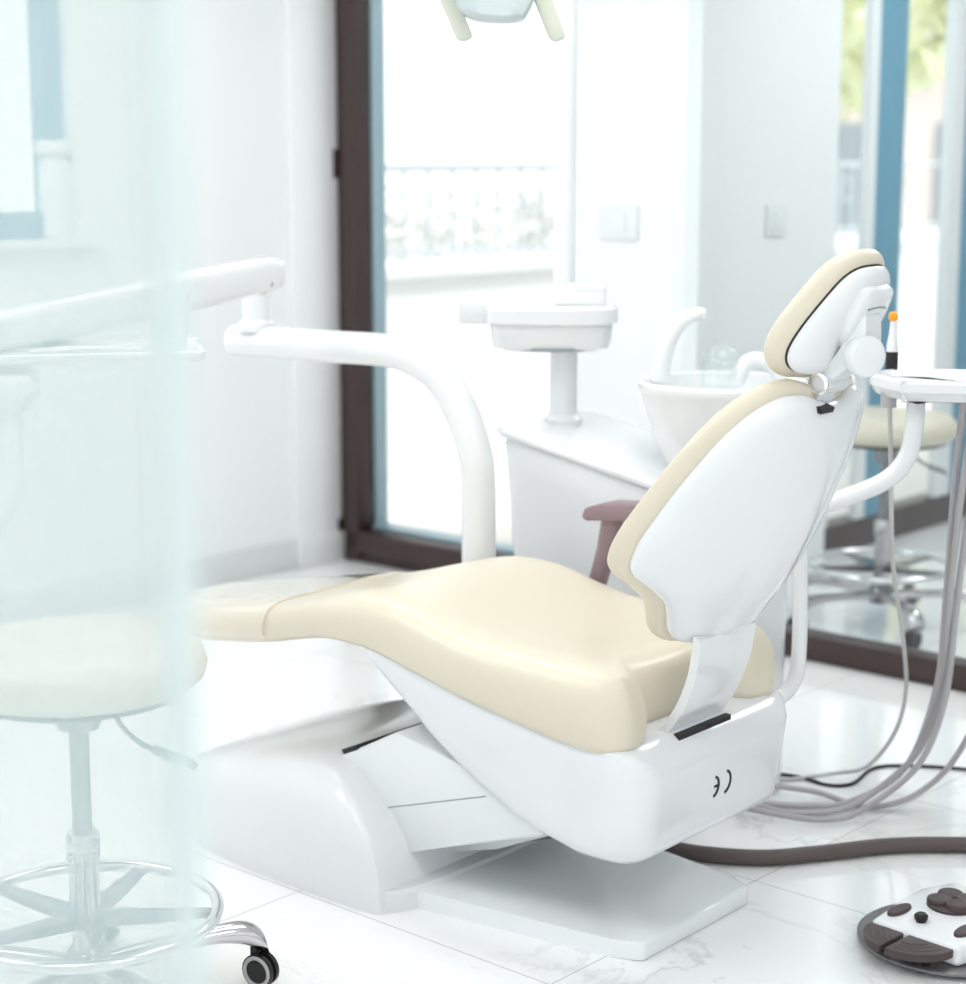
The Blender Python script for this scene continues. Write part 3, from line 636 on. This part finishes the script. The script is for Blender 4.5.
# ================================================================== ASSISTANT ARM AND TRAY
au = thing('assistant_tray_arm', 'white bent tube arm carrying a small square tray right of the chair', 'tray arm', (0.64, 3.70, 0), 0)
A = lambda x, y, z: (x - 0.64, y - 3.70, z)
MB().tube([A(0.545, 3.655, 0.36), A(0.595, 3.69, 0.368), A(0.628, 3.70, 0.405), A(0.635, 3.70, 0.47), A(0.633, 3.70, 0.60), A(0.630, 3.70, 0.70), A(0.632, 3.71, 0.735), A(0.65, 3.72, 0.755)], 0.0155, 16).build('upright_tube', 'white', au)
MB().tube([A(0.62, 3.72, 0.742), A(0.68, 3.72, 0.760), A(0.75, 3.71, 0.786), A(0.805, 3.70, 0.818), A(0.838, 3.70, 0.862), A(0.848, 3.70, 0.92), A(0.85, 3.70, 0.985)], 0.0185, 18).build('tray_tube', 'white', au)
tm2 = Matrix.Translation((0.90 - 0.64, 3.72 - 3.70, 1.0)) @ Matrix.Rotation(math.radians(-8), 4, 'Z')
def ta(a, b, c): return tm2 @ Vector((a, b, c))
MB().pad(spline([(-0.135, 0.03), (-0.085, -0.10), (-0.06, -0.115), (0.20, -0.115), (0.22, -0.10), (0.22, 0.09), (0.20, 0.115), (-0.06, 0.115), (-0.09, 0.105)], 4, True),
         [(0.03, -0.026), (0.012, -0.022), (0.004, -0.008), (0.0, -0.004), (0.0, 0.012), (0.004, 0.017), (0.010, 0.018), (0.016, 0.012), (0.03, 0.006), (0.04, 0.005)], ta).build('tray', 'white', au)
MB().lathe([(0.016, 0), (0.016, 0.03)], A(0.80, 3.72, 0.955), 16).build('handpiece_holder', 'hose', au)

hp = thing('handpiece', 'slim white handpiece with orange tip standing behind the small tray', 'handpiece', (0.829, 3.84, 1.0), 0)
MB().lathe([(0.0125, 0.0), (0.0125, 0.052)], (0, 0, 0), 18).build('grip', 'black', hp)
MB().lathe([(0.012, 0.052), (0.0115, 0.065), (0.0075, 0.09), (0.006, 0.115)], (0, 0, 0), 18).build('nozzle', 'white', hp)
MB().lathe([(0.003, 0.112), (0.008, 0.115), (0.010, 0.122), (0.008, 0.130), (0.003, 0.133)], (0, 0, 0), 18).build('tip', 'orange', hp)

# hoses
def hose(name, pts, r, m, label, cat='hose', group=None):
    o = MB().tube(pts, r, 10, 8).build(name, m); tag(o, label, cat, group); return o
G = 'grey hoses looping from the small tray to the floor'
hose('suction_hose', [(0.808, 3.75, 0.965), (0.823, 3.78, 0.819), (0.849, 3.85, 0.618), (0.90, 3.95, 0.421), (0.926, 4.02, 0.29), (0.924, 4.10, 0.169), (0.887, 4.20, 0.057), (0.83, 4.27, 0.016), (0.73, 4.26, 0.006), (0.66, 4.24, 0.0055), (0.60, 4.20, 0.0055), (0.52, 4.15, 0.0055)], 0.0047, 'hose_lt', 'thin pale hose dropping from the left end of the small tray', group=G)
hose('supply_hose', [(0.955, 3.74, 0.972), (0.956, 3.76, 0.93), (0.963, 3.82, 0.791), (0.975, 3.90, 0.521), (0.98, 3.97, 0.305), (0.934, 4.03, 0.109), (0.821, 4.06, 0.02), (0.73, 4.07, 0.008), (0.65, 4.08, 0.0075), (0.58, 4.10, 0.0075), (0.50, 4.16, 0.0075)], 0.0072, 'hose', 'grey hose nearest the handpiece in the hanging bundle', group=G)
hose('supply_hose', [(0.985, 3.73, 0.972), (0.976, 3.76, 0.90), (0.973, 3.82, 0.708), (0.981, 3.90, 0.478), (0.991, 3.97, 0.305), (0.962, 4.00, 0.171), (0.901, 4.03, 0.081), (0.81, 4.03, 0.018), (0.70, 4.02, 0.008), (0.62, 4.06, 0.0075), (0.50, 4.13, 0.0075)], 0.0072, 'hose', 'grey hose behind the bundle reaching the floor in a low sweep', group=G)
hose('supply_hose', [(1.01, 3.72, 0.972), (1.0, 3.76, 0.90), (0.993, 3.82, 0.708), (0.996, 3.90, 0.478), (0.995, 3.95, 0.288), (0.948, 3.97, 0.135), (0.831, 3.98, 0.029), (0.75, 3.96, 0.014), (0.66, 3.97, 0.020), (0.57, 4.02, 0.022), (0.50, 4.08, 0.020)], 0.0072, 'hose', 'grey hose crossing over the others on the floor', group=G)
hose('supply_hose', [(1.05, 3.74, 0.972), (1.07, 3.79, 0.90), (1.085, 3.90, 0.607), (1.089, 3.98, 0.302), (1.061, 4.02, 0.172), (1.017, 4.05, 0.083), (0.943, 4.06, 0.024), (0.85, 4.06, 0.009), (0.76, 4.11, 0.024), (0.69, 4.14, 0.026), (0.635, 4.16, 0.03), (0.607, 4.14, 0.08), (0.600, 4.10, 0.16)], 0.0068, 'hose', 'grey hose farthest right, curling in a wide loop on the floor', group=G)
hose('power_cable', [(0.55, 4.25, 0.0045), (0.66, 4.30, 0.0045), (0.74, 4.28, 0.0045), (0.80, 4.22, 0.0045), (0.86, 4.23, 0.0045), (0.93, 4.34, 0.0045), (1.02, 4.36, 0.0045), (1.2, 4.32, 0.0045), (1.5, 4.22, 0.0045)], 0.0042, 'black', 'thin black cable on the tiles behind the grey hoses', 'cable')
hose('floor_hose', [(0.20, 3.85, 0.0175), (0.30, 3.83, 0.0175), (0.38, 3.785, 0.0175), (0.46, 3.745, 0.0175), (0.58, 3.725, 0.0175), (0.70, 3.75, 0.0175), (0.84, 3.79, 0.0175), (0.96, 3.80, 0.0175), (1.1, 3.785, 0.0175), (1.4, 3.7, 0.0175)], 0.017, 'hose_dk', 'thick brown hose lying on the tiles behind the foot control', 'hose')

# ================================================================== FOOT CONTROL
fc = thing('foot_control', 'white dental foot control with brown pedals on a round base', 'foot pedal', (0.864, 3.357, 0), math.radians(225))
MB().lathe([(0.163, 0.010), (0.167, 0.012), (0.167, 0.017), (0.163, 0.020)], (0.022, 0.022, 0), 48).build('base_disc', 'pbase', fc)
for a in range(6):
    an = a * PI / 3 + 0.2
    MB().lathe([(0.011, 0.0), (0.013, 0.003), (0.013, 0.011)], (0.022 + 0.135 * math.cos(an), 0.022 + 0.135 * math.sin(an), 0), 14).build('rubber_foot', 'black', fc)
MB().prism([(0.143, -0.07), (0.145, 0.115), (0.10, 0.125), (-0.04, 0.105), (-0.11, 0.075), (-0.11, -0.05), (-0.04, -0.08), (0.03, -0.075)], 0.022, 0.062, 0.010, 3, lambda a, b, c: (a, b, c if c < 0.05 else c + 0.006 * (0.1 - a) / 0.2)).build('housing', 'white', fc)
for k, (a0, a1, dv) in enumerate(((-88, -10, -0.002), (-6, 88, 0.002))):
    pts = [(0.147, 0.018 - 0.005 if a0 < -50 else 0.018 + 0.005)]
    n = 14
    sec = [(0.147 + 0.076 * math.cos(math.radians(a0 + (a1 - a0) * i / n)), 0.018 + dv + 0.085 * math.sin(math.radians(a0 + (a1 - a0) * i / n))) for i in range(n + 1)]
    p = MB().prism(sec + [(0.125, sec[-1][1]), (0.125, sec[0][1])], 0.040, 0.054, 0.003).build('pedal', 'pedal', fc)
    for q in (0.45, 0.62, 0.8):
        MB().tube([(0.147 + 0.076 * q * math.cos(math.radians(b)), 0.018 + dv + 0.085 * q * math.sin(math.radians(b)), 0.0543) for b in [a0 + (a1 - a0) * (0.08 + 0.84 * i / 10) for i in range(11)]], 0.0013, 6, 2).build('grip_rib', 'hose_dk', p)
    MB().cyl((0.165, 0.018 + (-0.04 if k == 0 else 0.045), 0.02), (0.165, 0.018 + (-0.04 if k == 0 else 0.045), 0.042), 0.008).build('pedal_stop', 'black', fc)
for u, v in ((0.078, -0.050), (0.075, 0.088)):
    MB().pad(ellipse(0.034, 0.015, 24, (u, v)), [(0.0, 0.055), (0.0, 0.0655), (0.002, 0.068), (0.006, 0.0685)], lambda a, b, h: (a, b, h)).build('side_button', 'pedal', fc)
MB().lathe([(0.010, 0.060), (0.009, 0.064), (0.012, 0.067), (0.013, 0.074), (0.009, 0.078)], (0.092, 0.005, 0), 20).build('control_knob', 'black', fc)
cl = MB().lathe([(0.050, 0.058), (0.050, 0.069), (0.046, 0.072)], (-0.012, 0.010, 0), 36).build('joystick_base', 'pedal', fc)
for a in range(4):
    an = a * PI / 2 + PI / 4
    MB().pad(ellipse(0.024, 0.024, 20, (-0.012 + 0.027 * math.cos(an), 0.010 + 0.027 * math.sin(an))), [(0.001, 0.07), (0.0, 0.076), (0.002, 0.080), (0.006, 0.081)], lambda x, y, h: (x, y, h)).build('joystick_lobe', 'pedal', cl)

# ================================================================== STOOLS
def make_stool(loc, rz, label):
    s = thing('rolling_stool', label, 'stool', loc, rz, 'round rolling stools')
    MB().lathe([(0.16, 0.586), (0.192, 0.589), (0.209, 0.602), (0.2145, 0.622), (0.208, 0.643), (0.190, 0.660), (0.16, 0.666), (0.08, 0.668), (0.005, 0.668)], seg=64).build('seat', 'leather', s, ang=60)
    MB().lathe([(0.12, 0.572), (0.18, 0.577), (0.188, 0.586), (0.18, 0.590)], seg=48).build('seat_pan', 'brown', s)
    MB().lathe([(0.026, 0.512), (0.036, 0.516), (0.040, 0.574)], seg=28).build('seat_socket', 'chrome_dk', s)
    MB().lathe([(0.0165, 0.28), (0.0165, 0.53)], seg=24).build('gas_piston', 'chrome_dk', s)
    MB().lathe([(0.025, 0.10), (0.025, 0.285), (0.028, 0.29), (0.0285, 0.328), (0.025, 0.335), (0.016, 0.336)], seg=28).build('column_sleeve', 'chrome_leg', s)
    lv = MB().tube([(0.06, -0.03, 0.556), (0.085, -0.045, 0.525), (0.115, -0.055, 0.503), (0.135, -0.058, 0.496)], 0.0045, 10).build('height_lever', 'chrome_dk', s)
    MB().tube([(0.133, -0.058, 0.496), (0.16, -0.06, 0.485), (0.185, -0.062, 0.478), (0.203, -0.062, 0.466)], [0.008, 0.009, 0.0065], 12).build('lever_grip', 'seam', lv)
    MB().torus((0, 0, 0.19), 0.22, 0.0105).build('foot_ring', 'chrome', s)
    for k in range(5):
        a = k * 2 * PI / 5 + 0.04
        c, d = math.cos(a), math.sin(a)
        sp = MB(); rr = []
        for r, z, w_, t_ in ((0.02, 0.182, 0.016, 0.011), (0.12, 0.184, 0.014, 0.008), (0.215, 0.188, 0.010, 0.005)):
            rr.append(sp.ring([(r * c - e * w_ * d, r * d + e * w_ * c, z + f * t_) for e, f in ((-1, -1), (1, -1), (1, 1), (-1, 1))]))
        sp.skin(rr); sp.build('ring_spoke', 'chrome_dk', s)
    MB().lathe([(0.036, 0.075), (0.040, 0.08), (0.040, 0.115), (0.03, 0.13), (0.025, 0.132)], seg=28).build('base_hub', 'chrome_dk', s)
    for k in range(5):
        a = k * 2 * PI / 5 + math.radians(27)
        c, d = math.cos(a), math.sin(a)
        lg = MB(); rr = []
        for r, z, w_, t_ in [tuple(v) for v in spline([(0.02, 0.098, 0.024, 0.016), (0.12, 0.106, 0.020, 0.014), (0.22, 0.108, 0.020, 0.016), (0.275, 0.102, 0.023, 0.021), (0.308, 0.084, 0.024, 0.021), (0.318, 0.064, 0.021, 0.008)], 4)]:
            rr.append(lg.ring([(r * c - w_ * math.cos(q) * d, r * d + w_ * math.cos(q) * c, z + t_ * math.sin(q)) for q in [i * 2 * PI / 14 for i in range(14)]]))
        lg.skin(rr); lo = lg.build('leg', 'chrome_leg', s)
        kx, ky = 0.298 * c, 0.298 * d
        cs = MB().cyl((kx, ky, 0.045), (kx, ky, 0.075), 0.008)
        b = a + 0.6; ex, ey = math.cos(b), math.sin(b)
        ox, oy = kx + 0.012 * ey, ky - 0.012 * ex
        cs.cyl((ox - 0.013 * ex, oy - 0.013 * ey, 0.0315), (ox - 0.004 * ex, oy - 0.004 * ey, 0.0315), 0.031)
        cs.cyl((ox + 0.004 * ex, oy + 0.004 * ey, 0.0315), (ox + 0.013 * ex, oy + 0.013 * ey, 0.0315), 0.031)
        cs.box((kx, ky, 0.043), (0.024, 0.024, 0.02), b, 0.003)
        cw = cs.build('caster', 'black', lo)
        MB().torus((0, 0, 0), 0.025, 0.0035, 28, 8).build('caster_rim', 'hose', cw)
        rim = [x for x in bpy.data.objects if x.parent == cw][0]
        rim.matrix_local = Matrix.Translation((ox - 0.013 * ex, oy - 0.013 * ey, 0.0315)) @ Vector((ex, ey, 0)).to_track_quat('Z', 'Y').to_matrix().to_4x4()
    return s
st = make_stool((-0.668, 3.02, 0), 0, 'round stool with chrome foot ring and casters, behind the milky glass at left')
s2 = copy_tree(st)
s2.location = (1.235, 5.75, 0); s2.rotation_euler = (0, 0, math.radians(35))
s2['label'] = 'round cream stool standing behind the glass partition under the window, at right'

# ================================================================== OUTSIDE THE WINDOWS
rl = thing('balcony_railing', 'glare-pale metal railing with curled bars along the white balcony wall', 'railing', RW(-1.045, 0, 0.965), RA)
MB().b2((-0.015, 0.2, 0.40), (0.015, 8.9, 0.43), 0.004).build('handrail', 'iron', rl)
MB().b2((-0.01, 0.2, 0.03), (0.01, 8.9, 0.05)).build('bottom_rail', 'iron', rl)
for i in range(36):
    k = 0.3 + i * 0.16
    bar = MB().cyl((0, k, 0.0), (0, k, 0.41), 0.008, seg=8).build('baluster', 'iron', rl)
    if i % 2 == 0:
        MB().tube([(0, k + 0.08 + 0.055 * math.cos(a), 0.27 + 0.07 * math.sin(a)) for a in [q * 2 * PI / 12 for q in range(12)]], 0.006, 8, 3).build('scroll', 'iron', bar)

def shrub(name, label, loc, h, r, m, n, group):
    o = thing(name, label, 'plant', loc, random.random() * 6, group)
    MB().cyl((0, 0, 0), (0, 0, h * 0.6), 0.03 * h, 0.02 * h, 8).build('trunk', 'hose_dk', o)
    f = MB()
    for _ in range(n):
        u = random.random() * 2 * PI; v = math.acos(2 * random.random() - 1); q = r * (0.35 + 0.65 * random.random())
        c = Vector((q * math.sin(v) * math.cos(u), q * math.sin(v) * math.sin(u), h * 0.72 + q * math.cos(v) * 0.75))
        ax = Vector((random.gauss(0, 1), random.gauss(0, 1), random.gauss(0, 1))).normalized(); bx_ = ax.orthogonal().normalized(); L_ = r * 0.16
        f.bm.faces.new(f.ring([c - ax * L_, c + bx_ * L_ * 0.4, c + ax * L_, c - bx_ * L_ * 0.4]))
    f.build('foliage', m, o)
    return o
M['leaf_pale'] = mat('silvery_leaves', S(226, 226, 222), 0.6, var=0.1, scale=6)
for (x, y), lb in zip(((-0.40, 9.3), (-0.10, 9.5), (0.24, 9.8)), ('nearest the brown door frame', 'in the middle of the door opening', 'nearest the lamp pole')):
    shrub('balcony_shrub', 'pale shrub behind the balcony railing, ' + lb, (x, y, -0.1), 1.62, 0.26, 'leaf_pale', 260, 'shrubs behind the balcony railing')
TG = 'trees beyond the balcony'
shrub('street_tree', 'glare-bleached green tree top seen through right part of the far window', (4.5, 16.0, -1.2), 5.2, 1.35, 'leaf', 700, TG)
shrub('street_tree', 'glare-bleached green tree seen left of the haze-blue window frame', (3.2, 19.0, -1.2), 5.0, 1.0, 'leaf', 500, TG)
b = thing('neighbour_building', 'pale pink building across the street, behind the trees', 'building', (4.4, 24.0, -4), math.radians(-20))
MB().b2((-3, 0, 0), (5, 4, 6.6)).build('facade', 'brick', b)
MB().b2((-3.2, -0.2, 6.6), (5.2, 4.2, 6.9)).build('roof_edge', 'extwall', b)
for i in range(4):
    MB().b2((-2.4 + i * 1.8, -0.06, 4.3), (-1.4 + i * 1.8, 0.02, 5.8)).build('window', 'seam', b)
